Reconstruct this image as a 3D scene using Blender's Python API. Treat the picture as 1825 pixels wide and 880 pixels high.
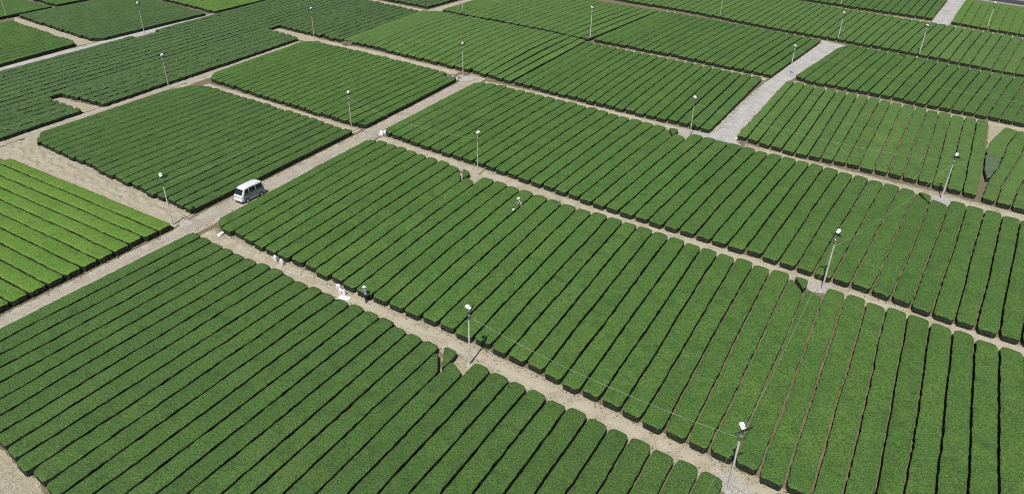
import bpy, bmesh, math, random
import numpy as np
from mathutils import Vector, Matrix, noise as mnoise

for o in list(bpy.data.objects): bpy.data.objects.remove(o)
SC = bpy.context.scene
COL = SC.collection
random.seed(7); RNG = np.random.default_rng(7)
R = math.radians

# ------------------------------------------------------------------ camera
CAM_POS = np.array([0.0, 0.0, 39.93])
CR = np.array([0.86664269, 0.49857039, 0.01892116])
CU = np.array([-0.26696431, 0.43134677, 0.86178305])
CF = np.array([-0.42149792, 0.75190926, -0.50692402])
cam = bpy.data.cameras.new('camera'); camo = bpy.data.objects.new('camera', cam); COL.objects.link(camo)
camo.matrix_world = Matrix([[CR[0], CU[0], -CF[0], CAM_POS[0]], [CR[1], CU[1], -CF[1], CAM_POS[1]],
                            [CR[2], CU[2], -CF[2], CAM_POS[2]], [0, 0, 0, 1]])
cam.sensor_width = 36; cam.lens = 1308.9 / 1825 * 36; cam.clip_end = 8000; cam.clip_start = 0.5
SC.camera = camo

# ------------------------------------------------------------------ light
SUN_EL, SUN_AZ = 59.0, -83.0          # azimuth of the sun, degrees from +X towards +Y
w = bpy.data.worlds.new('World'); SC.world = w; w.use_nodes = True
nt = w.node_tree; bg = nt.nodes['Background']
sky = nt.nodes.new('ShaderNodeTexSky'); sky.sky_type = 'NISHITA'; sky.sun_disc = False
sky.sun_elevation = R(SUN_EL); sky.sun_rotation = R(90 - SUN_AZ)
sky.air_density = 1.0; sky.dust_density = 1.5
nt.links.new(sky.outputs['Color'], bg.inputs['Color']); bg.inputs['Strength'].default_value = 0.08
sl = bpy.data.lights.new('sun', 'SUN'); sl.energy = 4.2; sl.angle = R(0.5); sl.color = (1.0, 0.96, 0.88)
so = bpy.data.objects.new('sun', sl); COL.objects.link(so)
sd = Vector((math.cos(R(SUN_EL)) * math.cos(R(SUN_AZ)), math.cos(R(SUN_EL)) * math.sin(R(SUN_AZ)), math.sin(R(SUN_EL))))
so.rotation_euler = sd.to_track_quat('Z', 'Y').to_euler(); so.location = sd * 300
SC.view_settings.view_transform = 'Standard'; SC.view_settings.look = 'None'
SC.render.engine = 'CYCLES'; SC.cycles.use_denoising = False; SC.cycles.pixel_filter_type = 'BLACKMAN_HARRIS'; SC.cycles.filter_width = 1.05
SC.view_settings.exposure = 0.0; SC.view_settings.gamma = 1.0

# ------------------------------------------------------------------ materials
def mat(name):
    m = bpy.data.materials.new(name); m.use_nodes = True
    n = m.node_tree.nodes; l = m.node_tree.links; b = n['Principled BSDF']
    return m, n, l, b
def mixc(n, l, fac, a, b, mode='MIX'):
    x = n.new('ShaderNodeMix'); x.data_type = 'RGBA'; x.blend_type = mode
    for s, v in ((x.inputs[0], fac), (x.inputs[6], a), (x.inputs[7], b)):
        if isinstance(v, bpy.types.NodeSocket): l.new(v, s)
        elif isinstance(v, (int, float)): s.default_value = v
        else: s.default_value = (*v, 1)
    return x.outputs[2]
def tex(n, l, vec, scale, detail=3, rough=.55):
    t = n.new('ShaderNodeTexNoise'); t.inputs['Scale'].default_value = scale
    t.inputs['Detail'].default_value = detail; t.inputs['Roughness'].default_value = rough
    l.new(vec, t.inputs['Vector']); return t.outputs['Fac']
def ramp(n, l, src, lo, hi, smooth=True):
    r = n.new('ShaderNodeMapRange'); r.inputs[1].default_value = lo; r.inputs[2].default_value = hi
    r.interpolation_type = 'SMOOTHSTEP' if smooth else 'LINEAR'
    l.new(src, r.inputs[0]); return r.outputs[0]
def wpos(n): return n.new('ShaderNodeNewGeometry').outputs['Position']

def canopy_mat(name, dark, mid, light, bump=.7, coarse=2.6, grain=7.0):
    m, n, l, b = mat(name); P = wpos(n)
    big = tex(n, l, P, .05, 2); med = tex(n, l, P, .35, 3); fine = tex(n, l, P, grain, 3, .7); leaf = tex(n, l, P, grain * 2.3, 2, .6)
    c = mixc(n, l, ramp(n, l, big, .3, .7), mid, [(a + bb) / 2 for a, bb in zip(mid, light)])
    c = mixc(n, l, ramp(n, l, med, .38, .66), c, light)
    pt = tex(n, l, P, .9, 4, .65); c = mixc(n, l, ramp(n, l, pt, .34, .5), [x * .80 for x in mid], c)
    yl = tex(n, l, P, .14, 4, .7); c = mixc(n, l, ramp(n, l, yl, .56, .72), c, (light[0] * 1.22, light[1] * 1.05, light[2]))
    c = mixc(n, l, ramp(n, l, fine, .36, .58), dark, c)
    c2 = mixc(n, l, ramp(n, l, leaf, .54, .70), c, [min(1, light[0] * 1.9), min(1, light[1] * 1.6), min(1, light[2] * 2.0)])
    oi = n.new('ShaderNodeObjectInfo')
    hs = n.new('ShaderNodeHueSaturation'); l.new(c2, hs.inputs['Color'])
    mr = n.new('ShaderNodeMapRange'); mr.inputs[3].default_value = .95; mr.inputs[4].default_value = 1.05
    l.new(oi.outputs['Random'], mr.inputs[0]); l.new(mr.outputs[0], hs.inputs['Value'])
    l.new(hs.outputs[0], b.inputs['Base Color'])
    b.inputs['Roughness'].default_value = .62; b.inputs['Specular IOR Level'].default_value = .28
    cl = tex(n, l, P, coarse, 3)
    ad = n.new('ShaderNodeMath'); ad.operation = 'ADD'; l.new(fine, ad.inputs[0]); l.new(cl, ad.inputs[1])
    bp = n.new('ShaderNodeBump'); bp.inputs['Strength'].default_value = bump; bp.inputs['Distance'].default_value = .16
    l.new(ad.outputs[0], bp.inputs['Height']); l.new(bp.outputs[0], b.inputs['Normal'])
    return m
CAN = {
 'deep': canopy_mat('tea_canopy_front', (.029, .065, .014), (.061, .130, .027), (.084, .162, .033)),
 'mid': canopy_mat('tea_canopy_mid', (.031, .073, .014), (.068, .149, .027), (.096, .187, .034)),
 'lush': canopy_mat('tea_canopy_lush', (.039, .085, .017), (.086, .174, .033), (.118, .214, .045)),
 'dark': canopy_mat('tea_canopy_dark', (.030, .065, .019), (.069, .131, .037), (.095, .167, .047), .9, 3.0, 5.0),
 'bright': canopy_mat('tea_canopy_bright', (.058, .130, .016), (.108, .218, .026), (.138, .252, .034)),
 'grey': canopy_mat('tea_canopy_pruned', (.055, .095, .04), (.11, .165, .08), (.15, .20, .115), .9, 3.0, 7.0),
}
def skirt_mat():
    m, n, l, b = mat('old_leaves_twigs_and_shade'); P = wpos(n)
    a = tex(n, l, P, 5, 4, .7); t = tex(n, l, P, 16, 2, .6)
    c = mixc(n, l, ramp(n, l, a, .4, .62), (.006, .011, .004), (.034, .048, .022))  # old leaves, with the shade of hedge sides painted in as near-black
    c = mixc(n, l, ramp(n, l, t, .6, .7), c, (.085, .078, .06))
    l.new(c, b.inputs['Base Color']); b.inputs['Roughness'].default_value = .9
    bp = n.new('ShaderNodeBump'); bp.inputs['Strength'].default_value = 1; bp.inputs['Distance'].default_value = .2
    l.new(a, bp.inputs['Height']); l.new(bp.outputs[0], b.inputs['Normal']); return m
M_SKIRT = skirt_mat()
def soil_mat(name, a, bcol, ccol, s=1.0, bump=.6, speck=(.62, .58, .50)):
    m, n, l, b = mat(name); P = wpos(n)
    big = tex(n, l, P, .22 * s, 4, .6); med = tex(n, l, P, 1.6 * s, 4, .65); fine = tex(n, l, P, 9, 3, .7); pe = tex(n, l, P, 26, 1)
    c = mixc(n, l, ramp(n, l, big, .35, .65), a, bcol)
    c = mixc(n, l, ramp(n, l, med, .42, .62), c, ccol)
    c = mixc(n, l, .5, c, mixc(n, l, ramp(n, l, fine, .3, .7), [x * .55 for x in a], [min(1, x * 1.4) for x in a]))
    c = mixc(n, l, ramp(n, l, pe, .68, .74), c, speck)
    l.new(c, b.inputs['Base Color']); b.inputs['Roughness'].default_value = .95; b.inputs['Specular IOR Level'].default_value = .15
    bp = n.new('ShaderNodeBump'); bp.inputs['Strength'].default_value = bump; bp.inputs['Distance'].default_value = .12
    ad = n.new('ShaderNodeMath'); ad.operation = 'ADD'; l.new(fine, ad.inputs[0]); l.new(med, ad.inputs[1])
    l.new(ad.outputs[0], bp.inputs['Height']); l.new(bp.outputs[0], b.inputs['Normal']); return m
M_SOIL = soil_mat('dry_soil_with_straw', (.19, .16, .10), (.24, .205, .135), (.125, .10, .065))
M_SAND = soil_mat('pale_sandy_soil', (.43, .385, .28), (.34, .295, .21), (.52, .475, .365), 1.6, 1.0)
M_GRAV = soil_mat('grey_gravel', (.40, .40, .385), (.46, .46, .45), (.33, .325, .30), 1.2, .7, (.65, .65, .64))
def track_mat(name, rut, ridge, edge, cw=(.10, .28)):
    m, n, l, b = mat(name); P = wpos(n)
    at = n.new('ShaderNodeAttribute'); at.attribute_name = 'across'
    ab = n.new('ShaderNodeMath'); ab.operation = 'ABSOLUTE'; l.new(at.outputs['Fac'], ab.inputs[0])
    nz = tex(n, l, P, .7, 3); nn = n.new('ShaderNodeMath'); nn.operation = 'MULTIPLY_ADD'; nn.inputs[1].default_value = .35; nn.inputs[2].default_value = -.17
    l.new(nz, nn.inputs[0]); sm = n.new('ShaderNodeMath'); sm.operation = 'ADD'; l.new(ab.outputs[0], sm.inputs[0]); l.new(nn.outputs[0], sm.inputs[1])
    r1 = ramp(n, l, sm.outputs[0], *cw); r2 = ramp(n, l, sm.outputs[0], .55, .80)
    c = mixc(n, l, r2, mixc(n, l, r1, ridge, rut), edge)
    med = tex(n, l, P, 1.1, 5, .7); fine = tex(n, l, P, 8, 3, .7); pe = tex(n, l, P, 22, 1)
    bl = tex(n, l, P, .45, 4, .65); c = mixc(n, l, ramp(n, l, bl, .48, .60), c, [rut[0] * .68, rut[1] * .64, rut[2] * .58])
    c = mixc(n, l, ramp(n, l, med, .50, .68), c, [x * .82 for x in ridge])
    c = mixc(n, l, .5, c, mixc(n, l, ramp(n, l, fine, .3, .7), [x * .6 for x in rut], [min(1, x * 1.3) for x in rut]))
    c = mixc(n, l, ramp(n, l, pe, .66, .72), c, (.6, .58, .52))
    l.new(c, b.inputs['Base Color']); b.inputs['Roughness'].default_value = .95; b.inputs['Specular IOR Level'].default_value = .15
    bp = n.new('ShaderNodeBump'); bp.inputs['Strength'].default_value = .6; bp.inputs['Distance'].default_value = .1
    l.new(fine, bp.inputs['Height']); l.new(bp.outputs[0], b.inputs['Normal']); return m
M_TRACK = track_mat('dirt_track_surface', (.41, .38, .32), (.36, .31, .215), (.51, .455, .315))
M_ROAD = track_mat('gravel_road_surface', (.46, .46, .445), (.30, .29, .25), (.46, .41, .30), (-.02, .10))
def plain(name, c, rough=.5, metal=0, spec=.5, var=0):
    m, n, l, b = mat(name)
    if var:
        nz = tex(n, l, wpos(n), var, 3); cc = mixc(n, l, ramp(n, l, nz, .3, .7), [x * .78 for x in c], c); l.new(cc, b.inputs['Base Color'])
    else: b.inputs['Base Color'].default_value = (*c, 1)
    b.inputs['Roughness'].default_value = rough; b.inputs['Metallic'].default_value = metal; b.inputs['Specular IOR Level'].default_value = spec
    return m
M_POLE = plain('galvanised_pole', (.66, .65, .60), .5, 0, .4, 2.0)
M_POLEY = plain('weathered_cream_pole', (.56, .53, .42), .55, 0, .4, 2.0)
M_WHITE = plain('white_motor_paint', (.80, .80, .78), .4)
M_DARK = plain('dark_fan_metal', (.035, .04, .04), .45, .2)
M_BLADE = plain('grey_fan_blade', (.05, .055, .052), .4, .3)
M_BAND = plain('control_box_grey', (.12, .125, .12), .5)
M_CABLE = plain('pale_cable', (.50, .52, .45), .5)
M_CONC = plain('concrete', (.46, .45, .42), .9, 0, .3, 4.0)
M_SACK = plain('white_woven_plastic', (.82, .83, .84), .55, 0, .4, 5.0)
M_SHEET = plain('white_sheet', (.80, .82, .84), .5)

# ------------------------------------------------------------------ helpers
def tag(o, label=None, cat=None, group=None, kind=None):
    if label: o['label'] = label
    if cat: o['category'] = cat
    if group: o['group'] = group
    if kind: o['kind'] = kind
    return o
def mesh_obj(name, verts, faces, mats, parent=None, smooth=False, loc=None, matidx=None):
    me = bpy.data.meshes.new(name); me.from_pydata([tuple(v) for v in verts], [], faces)
    for m in (mats if isinstance(mats, (list, tuple)) else [mats]): me.materials.append(m)
    if matidx is not None: me.polygons.foreach_set('material_index', matidx)
    if smooth: me.polygons.foreach_set('use_smooth', [True] * len(me.polygons))
    me.update(); o = bpy.data.objects.new(name, me); COL.objects.link(o)
    if parent: o.parent = parent
    if loc is not None: o.location = loc
    return o
def empty(name, loc, rz=0):
    o = bpy.data.objects.new(name, None); o.empty_display_size = .3; COL.objects.link(o)
    o.location = loc; o.rotation_euler = (0, 0, rz); return o
def bm_obj(name, bm, m, parent=None, smooth=True, bevel=0):
    if bevel:
        bmesh.ops.bevel(bm, geom=[e for e in bm.edges if e.is_manifold and e.calc_face_angle(0) > .6], offset=bevel, segments=2, affect='EDGES', profile=.6)
    me = bpy.data.meshes.new(name); bm.to_mesh(me); bm.free()
    for mm in (m if isinstance(m, (list, tuple)) else [m]): me.materials.append(mm)
    if smooth: me.polygons.foreach_set('use_smooth', [True] * len(me.polygons))
    o = bpy.data.objects.new(name, me); COL.objects.link(o)
    if smooth:
        try: me.set_sharp_from_angle(angle=R(40))
        except Exception: pass
    if parent: o.parent = parent
    return o
def add_box(bm, c, s, rot=None):
    r = bmesh.ops.create_cube(bm, size=1)
    M = Matrix.Translation(c) @ (rot.to_4x4() if rot is not None else Matrix()) @ Matrix.Diagonal((*s, 1))
    bmesh.ops.transform(bm, matrix=M, verts=r['verts']); return r['verts']
def add_tube(bm, a, b, r0, r1=None, seg=10, caps=True):
    a = Vector(a); b = Vector(b); d = b - a; r1 = r0 if r1 is None else r1
    r = bmesh.ops.create_cone(bm, cap_ends=caps, segments=seg, radius1=r0, radius2=r1, depth=d.length)
    M = Matrix.Translation((a + b) / 2) @ d.to_track_quat('Z', 'Y').to_matrix().to_4x4()
    bmesh.ops.transform(bm, matrix=M, verts=r['verts']); return r['verts']
def copy_tree(src, loc, rz):
    r = src.copy(); COL.objects.link(r); r.location = loc; r.rotation_euler = (0, 0, rz)
    for ch in list(src.children):
        c = ch.copy(); COL.objects.link(c); c.parent = r
        for g in ch.children:
            d = g.copy(); COL.objects.link(d); d.parent = c
    return r

# ------------------------------------------------------------------ tea fields (metres)
# guides: (gap index k, near x, near y, far x, far y) of the furrow lines; rows lie between furrows
F = {
 'front': dict(n=38, amp=0, st='deep', g=[(0,-63.65,16.2,-63.6,42.9),(8,-49.25,14.9,-49.2,42.2),(12,-42.05,14,-41.9,41.7),(19,-29.45,11,-29.5,40.8),(28,-13.25,9,-13.3,39.3),(33,-4.25,9,-4.3,38.7),(38,4.75,9,4.75,37.9)],
    d='in the front field, {} from the dirt track'),
 'van_right': dict(n=45, amp=.08, st='mid', g=[(0,-63.5,46.2,-64.5,73.2),(1,-61.8,45.2,-63,74.1),(5,-54.6,44.5,-55.8,73.5),(10,-45.2,43.8,-46.3,71.9),(12,-41.5,43.5,-42.6,71.6),(15,-35.6,43.2,-36.6,70.8),(20,-25.9,42.6,-26.7,70.1),(25,-16.9,41.5,-17.3,69.4),(31,-6.1,40.4,-6.1,68.3),(34,-.7,40,-.7,67.7),(39,8.4,39.3,8.5,66.7),(45,19.3,38.5,19.6,65.6)],
    d='in the field right of the van, {} from the dirt track'),
 'sack': dict(n=47, amp=.12, st='mid', g=[(0,-65,77.4,-65.5,102.8),(1,-63.2,76.5,-63.5,104),(6,-53.8,75.3,-53.8,103.4),(9,-48.2,74.9,-48,102.8),(14,-39,73.5,-38.3,101.5),(19,-29.9,72.2,-28.6,100.4),(25,-18.9,71.1,-17.1,99.2),(29,-11.4,70.6,-9.7,98.4),(35,-.6,69.5,1.4,96.9),(40,8.6,68,10.7,95.4),(43,13.9,67.7,16.3,94.9),(47,21.2,67,23.7,94.2)],
    d='in the field behind the crumpled sacks, {} from the dirt track'),
 'road_right': dict(n=18, amp=.15, st='lush', g=[(0,-20.9,102.7,-20.3,133.3),(1,-19.4,102.5,-18.9,133.8),(5,-12.3,100.8,-11.8,133),(10,-4,100.6,-3.1,131.6),(13,1.3,100,2.2,131),(16,6.5,99.5,7.5,130.2),(18,9.9,99.2,10.9,130)],
    d='just right of the gravel road, {} from the road'),
 'road_left': dict(n=20, amp=.2, st='mid', g=[(0,-60.4,106.6,-60.7,137.4),(5,-51.4,105.4,-51.5,136.1),(12,-38.9,104,-39.1,134.8),(20,-24.7,102.9,-24.3,132.8)],
    d='in the field below the central path, {} from the gravel road', rev=1),
 'upper_left': dict(n=20, amp=.3, st='mid', g=[(0,-60.4,139.8,-57.9,172.4),(5,-50.9,138.6,-48.2,171.7),(10,-41.8,137.9,-38.6,169.8),(15,-32.6,136.2,-29.4,168.3),(20,-23.2,135.3,-20.1,166)],
    d='in the upper middle field, {} left of the gravel road', rev=1),
 'seam_far': dict(n=20, amp=.3, st='lush', g=[(0,-100.7,143.3,-99.2,174.5),(10,-81.2,141.9,-78.6,173.6),(20,-61.1,139.2,-58.1,172.5)],
    d='beyond the trimmed seam, {} from the left'),
 'seam_near': dict(n=22, amp=.45, st='lush', g=[(0,-102.1,110.9,-104,140.4),(2,-98.2,110.9,-100.2,142.2),(11,-81.3,109,-82.3,141.1),(17,-69.9,108.1,-70.9,140.1),(22,-60.75,106.6,-60.95,138.3)],
    d='in the curving field before the seam, {} from left'),
 'upper_right': dict(n=22, amp=.2, st='mid', g=[(0,-19.7,137.4,-16.2,160.8),(1,-18,135.9,-14.4,165.6),(2,-16.1,135.3,-12.4,165.6),(7,-7.1,134.9,-3.5,164),(12,1.9,133.2,5.8,161.4),(16,8.9,132.6,13,159.9),(19,14,131.6,18.3,159.2),(22,19.3,131,23.7,158.5)],
    d='in the upper right field, {} right of the gravel road'),
 'top_mid': dict(n=57, amp=.25, st='lush', g=[(0,-80.5,179.6,-77,211),(11,-59.6,176.8,-56,208),(15,-51.9,176,-48.7,206.8),(20,-41.9,173.5,-39.1,204.8),(24,-34.9,171.6,-32,203.6),(31,-22.9,169.4,-20.4,200.9),(35,-16,168.4,-13,199.2),(40,-7.2,166.9,-3.6,197.3),(45,1.8,164.7,5.5,195.8),(52,14.7,161.5,18.6,193.0),(57,23.9,160.6,28,192)],
    d='in the long narrow upper right field, {} from the left'),
 'top_edge': dict(n=22, amp=.2, st='mid', g=[(0,-42,207.6,-40,234),(7,-29.5,206,-27,233),(14,-16.6,203.6,-14.3,232.5),(22,-1.3,201.8,.7,232)],
    d='at the top edge, {} left of the topmost gravel road', rev=1),
 'top_right': dict(n=11, amp=.1, st='bright2', g=[(0,2.5,200.4,4.7,231.3),(4,10.2,197.9,12.7,229.8),(7,15.9,196.5,18.7,229.2),(11,23.6,195.6,26.6,228.6)],
    d='in the top right corner, {} from the gravel road'),
 'van_behind': dict(n=21, amp=.05, st='deep', g=[(0,-104.2,50.8,-104.9,71.6),(1,-102.6,49.6,-103.1,76.4),(2,-100.9,48.5,-101.3,77.3),(10,-86.8,47.6,-87.4,76.3),(16,-76.2,46.6,-77.1,75.5),(21,-67.5,46.2,-68.2,74.6)],
    d='in the field behind the van, {} from the dirt track', rev=1),
 'pole_mid': dict(n=22, amp=.1, st='mid', g=[(0,-106,82.4,-107.6,105.6),(1,-104.2,80,-105.8,107.4),(9,-90.7,78.5,-91.6,106.7),(16,-78.8,77.4,-79.5,105.6),(21,-69.9,77,-70.5,104.6),(22,-68.1,77.4,-69.1,103)],
    d='in the square field left of centre, {} from the track', rev=1),
 'left_dark': dict(n=10, amp=.05, st='dark', rough=.4, g=[(0,-134.6,30,-141.2,143.8),(10,-115.2,30,-122.3,142.6)],
    d='in the long upper left field, {} from its far side'),
 'dark_west': dict(n=5, amp=0, st='dark', rough=.9, g=[(0,-115.3,32,-117.3,60.4),(5,-105.6,32,-107.6,59.4)],
    d='at the left edge, {} from the far side'),
 'dark_mid': dict(n=5, amp=0, st='dark', rough=.9, g=[(0,-117.4,61.9,-120.5,109.4),(5,-107.3,62.6,-110,107.5)],
    d='between the two sandy notches, {} from the far side'),
 'dark_east': dict(n=10, amp=.1, st='dark', rough=.6, g=[(0,-120.9,112.4,-122.3,142.6),(5,-111.6,111.4,-113.3,141.4),(10,-102.3,110.6,-104.1,140.2)],
    d='left of the curving field, {} from its far side'),
 'top_dark': dict(n=10, amp=0, st='dark', rough=1.2, g=[(0,-124,146,-123,172),(10,-105,144.4,-103.2,172)],
    d='in the small top edge field, {} from the right', rev=1),
 'far_left': dict(n=18, amp=.1, st='dark2', g=[(0,-172.8,87.7,-173.4,115.6),(1,-171,87.3,-171.7,115.5),(16,-144.7,84.5,-145.2,111.8),(17,-142.9,84.4,-143.4,111.6),(18,-141.2,86,-141.7,111.2)],
    d='in the large upper left field, {} from the gravel lane', rev=1),
 'far_bright': dict(n=18, amp=0, st='bright2', g=[(0,-174,116.6,-174,147),(18,-141.3,113.2,-141.3,147)],
    d='at the top left edge, {} from the gravel lane', rev=1),
 'left_edge': dict(n=17, amp=.1, st='mid', g=[(0,-169,52,-169.2,84.4),(16,-140.5,52,-143.9,81.7),(17,-138.6,52,-142,80.6)],
    d='at the upper left edge, {} from the gravel lane', rev=1),
 'corner_a': dict(n=16, amp=0, st='mid', g=[(0,-202,58,-203.4,97.5),(16,-172.6,58,-174.4,96.4)],
    d='in the top left corner field, {} from its near side', rev=1),
 'corner_b': dict(n=14, amp=0, st='mid', g=[(0,-200,99.6,-200,130),(14,-175.2,97.8,-175,130)],
    d='in the field behind the curved edge, {} from its near side', rev=1),
}
CAN['bright2'] = canopy_mat('tea_canopy_light', (.045, .11, .015), (.10, .205, .03), (.13, .245, .038))
CAN['dark2'] = canopy_mat('tea_canopy_deep', (.030, .065, .017), (.066, .132, .034), (.092, .164, .043))
def garr(f): return np.array(f['g'], float)
def gap_ends(f, k):
    g = garr(f); return np.array([np.interp(k, g[:, 0], g[:, i]) for i in range(1, 5)])
def ground_z(x, y):
    x = np.asarray(x, float); y = np.asarray(y, float); z = np.zeros_like(x)
    for f in F.values():
        if not f['amp']: continue
        g = garr(f); t = np.full_like(x, .5); n = f['n']
        for _ in range(4):
            XS = g[:, 1][None] * (1 - t.ravel()[:, None]) + g[:, 3][None] * t.ravel()[:, None]
            k = np.array([np.interp(a, b, g[:, 0], left=-9, right=n + 9) for a, b in zip(x.ravel(), XS)]).reshape(x.shape) if x.size < 1 else None
            # vectorised interpolation on the slanted guides
            k = np.full(x.size, -9.0); xr = x.ravel()
            for i in range(len(g) - 1):
                a, b2 = XS[:, i], XS[:, i + 1]; s = (xr >= a) & (xr < b2)
                k[s] = g[i, 0] + (g[i + 1, 0] - g[i, 0]) * (xr[s] - a[s]) / (b2[s] - a[s])
            k = k.reshape(x.shape)
            yn = np.interp(k, g[:, 0], g[:, 2]); yf = np.interp(k, g[:, 0], g[:, 4]); t = np.clip((y - yn) / (yf - yn), 0, 1)
        e = np.clip(np.minimum(k, n - k) / 4, 0, 1); e = np.where(k < 0, 0, e * e * (3 - 2 * e))
        z = np.maximum(z, f['amp'] * np.sin(np.pi * t) ** .8 * e)
    return z

H = .72
def sample_poly(pts, n):
    pts = np.asarray(pts, float); d = np.r_[0, np.cumsum(np.hypot(*np.diff(pts, axis=0).T))]
    return pts, d
def row_geo(Lp, Rp, zfun, rough=0., seed=0, seg=.42, h=H, gap=.08):
    """canopy and skirt geometry of one clipped row between two furrow polylines"""
    rg = np.random.default_rng(seed)
    Lp, dl = sample_poly(Lp, 0); Rp, dr = sample_poly(Rp, 0)
    Lg = (dl[-1] + dr[-1]) / 2
    a0 = rg.uniform(-.2, .28) + gap; a1 = Lg - rg.uniform(-.2, .28) - gap
    ends = np.array([0, .06, .18, .36, .6])
    mid = np.linspace(.95, (a1 - a0) - .95, max(2, int((a1 - a0 - 1.9) / seg) + 2)) if a1 - a0 > 2.6 else np.array([(a1 - a0) / 2])
    s = np.r_[ends, mid, (a1 - a0) - ends[::-1]]; t = (a0 + s) / Lg
    L = np.stack([np.interp(t, dl / dl[-1], Lp[:, i]) for i in (0, 1)], 1)
    Q = np.stack([np.interp(t, dr / dr[-1], Rp[:, i]) for i in (0, 1)], 1)
    c = (L + Q) / 2; v = (Q - L) / 2; wl = np.hypot(v[:, 0], v[:, 1])[:, None]; vu = v / np.maximum(wl, 1e-6)
    de = np.minimum(s, s[-1] - s); r = .58
    fe = np.where(de < r, .60 + .40 * np.sqrt(np.clip(1 - (1 - de / r) ** 2, 0, 1)), 1)[:, None]
    hw = np.maximum(wl - gap, .06) * fe
    ns = len(s); jt = (.02 + .05 * rough) * np.where(de > .3, 1, 1.2)
    u = np.array([-1, -.88, -.5, 0, .5, .88, 1]); zu = np.array([-.085, -.028, -.008, .0, -.008, -.028, -.085])
    if rough > .5: zu = zu * 2.2; u = np.array([-1, -.8, -.42, 0, .42, .8, 1])
    lf = lambda o_: np.array([mnoise.noise(Vector((q * .8, seed * 1.7, o_))) for q in s]) * .045
    jl = rg.normal(0, 1, ns) * jt + lf(0.); jr = rg.normal(0, 1, ns) * jt + lf(9.)
    V = np.zeros((ns, 7, 3))
    for j in range(7):
        off = np.where(u[j] < 0, -jl, jr) * abs(u[j]) ** 3
        V[:, j, :2] = c + vu * (u[j] * hw[:, 0] + off)[:, None]
        V[:, j, 2] = h + zu[j] + rg.normal(0, .012 + .03 * rough, ns)
    V[:, :, 2] += np.array([[mnoise.noise(Vector((a_[0] * .9, a_[1] * .9, 0))) * .03 + mnoise.noise(Vector((a_[0] * .25, a_[1] * .25, 7))) * .03 for a_ in r0] for r0 in V])
    drop = np.where(de < .3, -.05 * (1 - de / .3) ** 2, 0); V[:, :, 2] += drop[:, None]
    tt = (a0 + s) / Lg; gz = zfun(c, tt); V[:, :, 2] += gz[:, None]
    cv = V.reshape(-1, 3); cf = []
    for i in range(ns - 1):
        b = i * 7
        for j in range(6): cf.append((b + j, b + j + 1, b + 8 + j, b + 7 + j))
    # perimeter loop
    idx = [j for j in range(7)] + [i * 7 + 6 for i in range(1, ns - 1)] + [(ns - 1) * 7 + j for j in range(6, -1, -1)] + [i * 7 for i in range(ns - 2, 0, -1)]
    top = cv[idx]; ci = np.array([i // 7 for i in idx]); ctr = c[ci]
    dirn = (c[-1] - c[0]) / np.linalg.norm(c[-1] - c[0])
    inw = ctr - top[:, :2]; wlen = np.maximum(np.hypot(*inw.T), 1e-4)[:, None]
    endi = (ci == 0).astype(float) - (ci == ns - 1)
    m = len(idx)
    def loop(ins, z, jit):
        p = np.zeros((m, 3)); k = np.minimum(ins / wlen, .85)
        p[:, :2] = top[:, :2] + inw * k + dirn[None] * (endi * ins)[:, None] + rg.normal(0, jit, (m, 2))
        p[:, 2] = gz[ci] + z; return p
    l1 = loop(.015, .38, .02); l2 = loop(.04, -.03, .01)
    l1[:, 2] += rg.normal(0, .05, m); sides = np.abs(endi) > .5
    l1[sides, 2] -= .06
    sv = np.r_[top, l1, l2]; sf = []
    for i in range(m):
        j = (i + 1) % m
        sf.append((i, i + m, j + m, j)); sf.append((i + m, i + 2 * m, j + 2 * m, j + m))
    return cv, cf, sv, sf
def wob(pts, seed, amp=.05):
    """gentle individual waver of a furrow line"""
    rg = np.random.default_rng(seed); a = np.asarray(pts, float)
    n = 14; tt = np.linspace(0, 1, n); d = np.r_[0, np.cumsum(np.hypot(*np.diff(a, axis=0).T))]; d /= d[-1]
    q = np.stack([np.interp(tt, d, a[:, 0]), np.interp(tt, d, a[:, 1])], 1)
    nrm = np.array([q[-1, 1] - q[0, 1], -(q[-1, 0] - q[0, 0])]); nrm /= np.linalg.norm(nrm)
    ph = rg.uniform(0, 6.3, 3); wv = amp * (np.sin(tt * 4 + ph[0]) + .6 * np.sin(tt * 9 + ph[1]) + .4 * np.sin(tt * 19 + ph[2]))
    return q + nrm[None] * wv[:, None]

def screen_area(c, L, wd):
    p = np.array([c[0], c[1], H]) - CAM_POS; dpt = p @ CF
    x = 1308.9 * (p @ CR) / dpt; y = -1308.9 * (p @ CU) / dpt
    return dpt, x, y
ROWS = []   # dict(field, idx, L, R, style, rough, zfun, label, area)
def vis_area(L, Rr):
    a = np.array(L); b = np.array(Rr); tot = 0; n = 12
    for i in range(n):
        t = (i + .5) / n
        def at(q):
            d = np.r_[0, np.cumsum(np.hypot(*np.diff(q, axis=0).T))]; d /= d[-1]
            return np.array([np.interp(t, d, q[:, 0]), np.interp(t, d, q[:, 1])])
        pl, pr = at(a), at(b); dpt, x, y = screen_area((pl + pr) / 2, 0, 0)
        if abs(x) < 912 and abs(y) < 440:
            tot += np.linalg.norm(pl - pr) * np.linalg.norm(a[-1] - a[0]) / n * 1308.9 ** 2 / dpt ** 2 * (39.2 / dpt)
    return tot
ONES = ['', 'first', 'second', 'third', 'fourth', 'fifth', 'sixth', 'seventh', 'eighth', 'ninth', 'tenth', 'eleventh', 'twelfth', 'thirteenth', 'fourteenth', 'fifteenth', 'sixteenth', 'seventeenth', 'eighteenth', 'nineteenth']
def ordw(n):
    if n < 20: return ONES[n]
    t = {2: 'twent', 3: 'thirt', 4: 'fort', 5: 'fift', 6: 'sixt'}[n // 10]
    return t + 'ieth' if n % 10 == 0 else t + 'y-' + ONES[n % 10]
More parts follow.
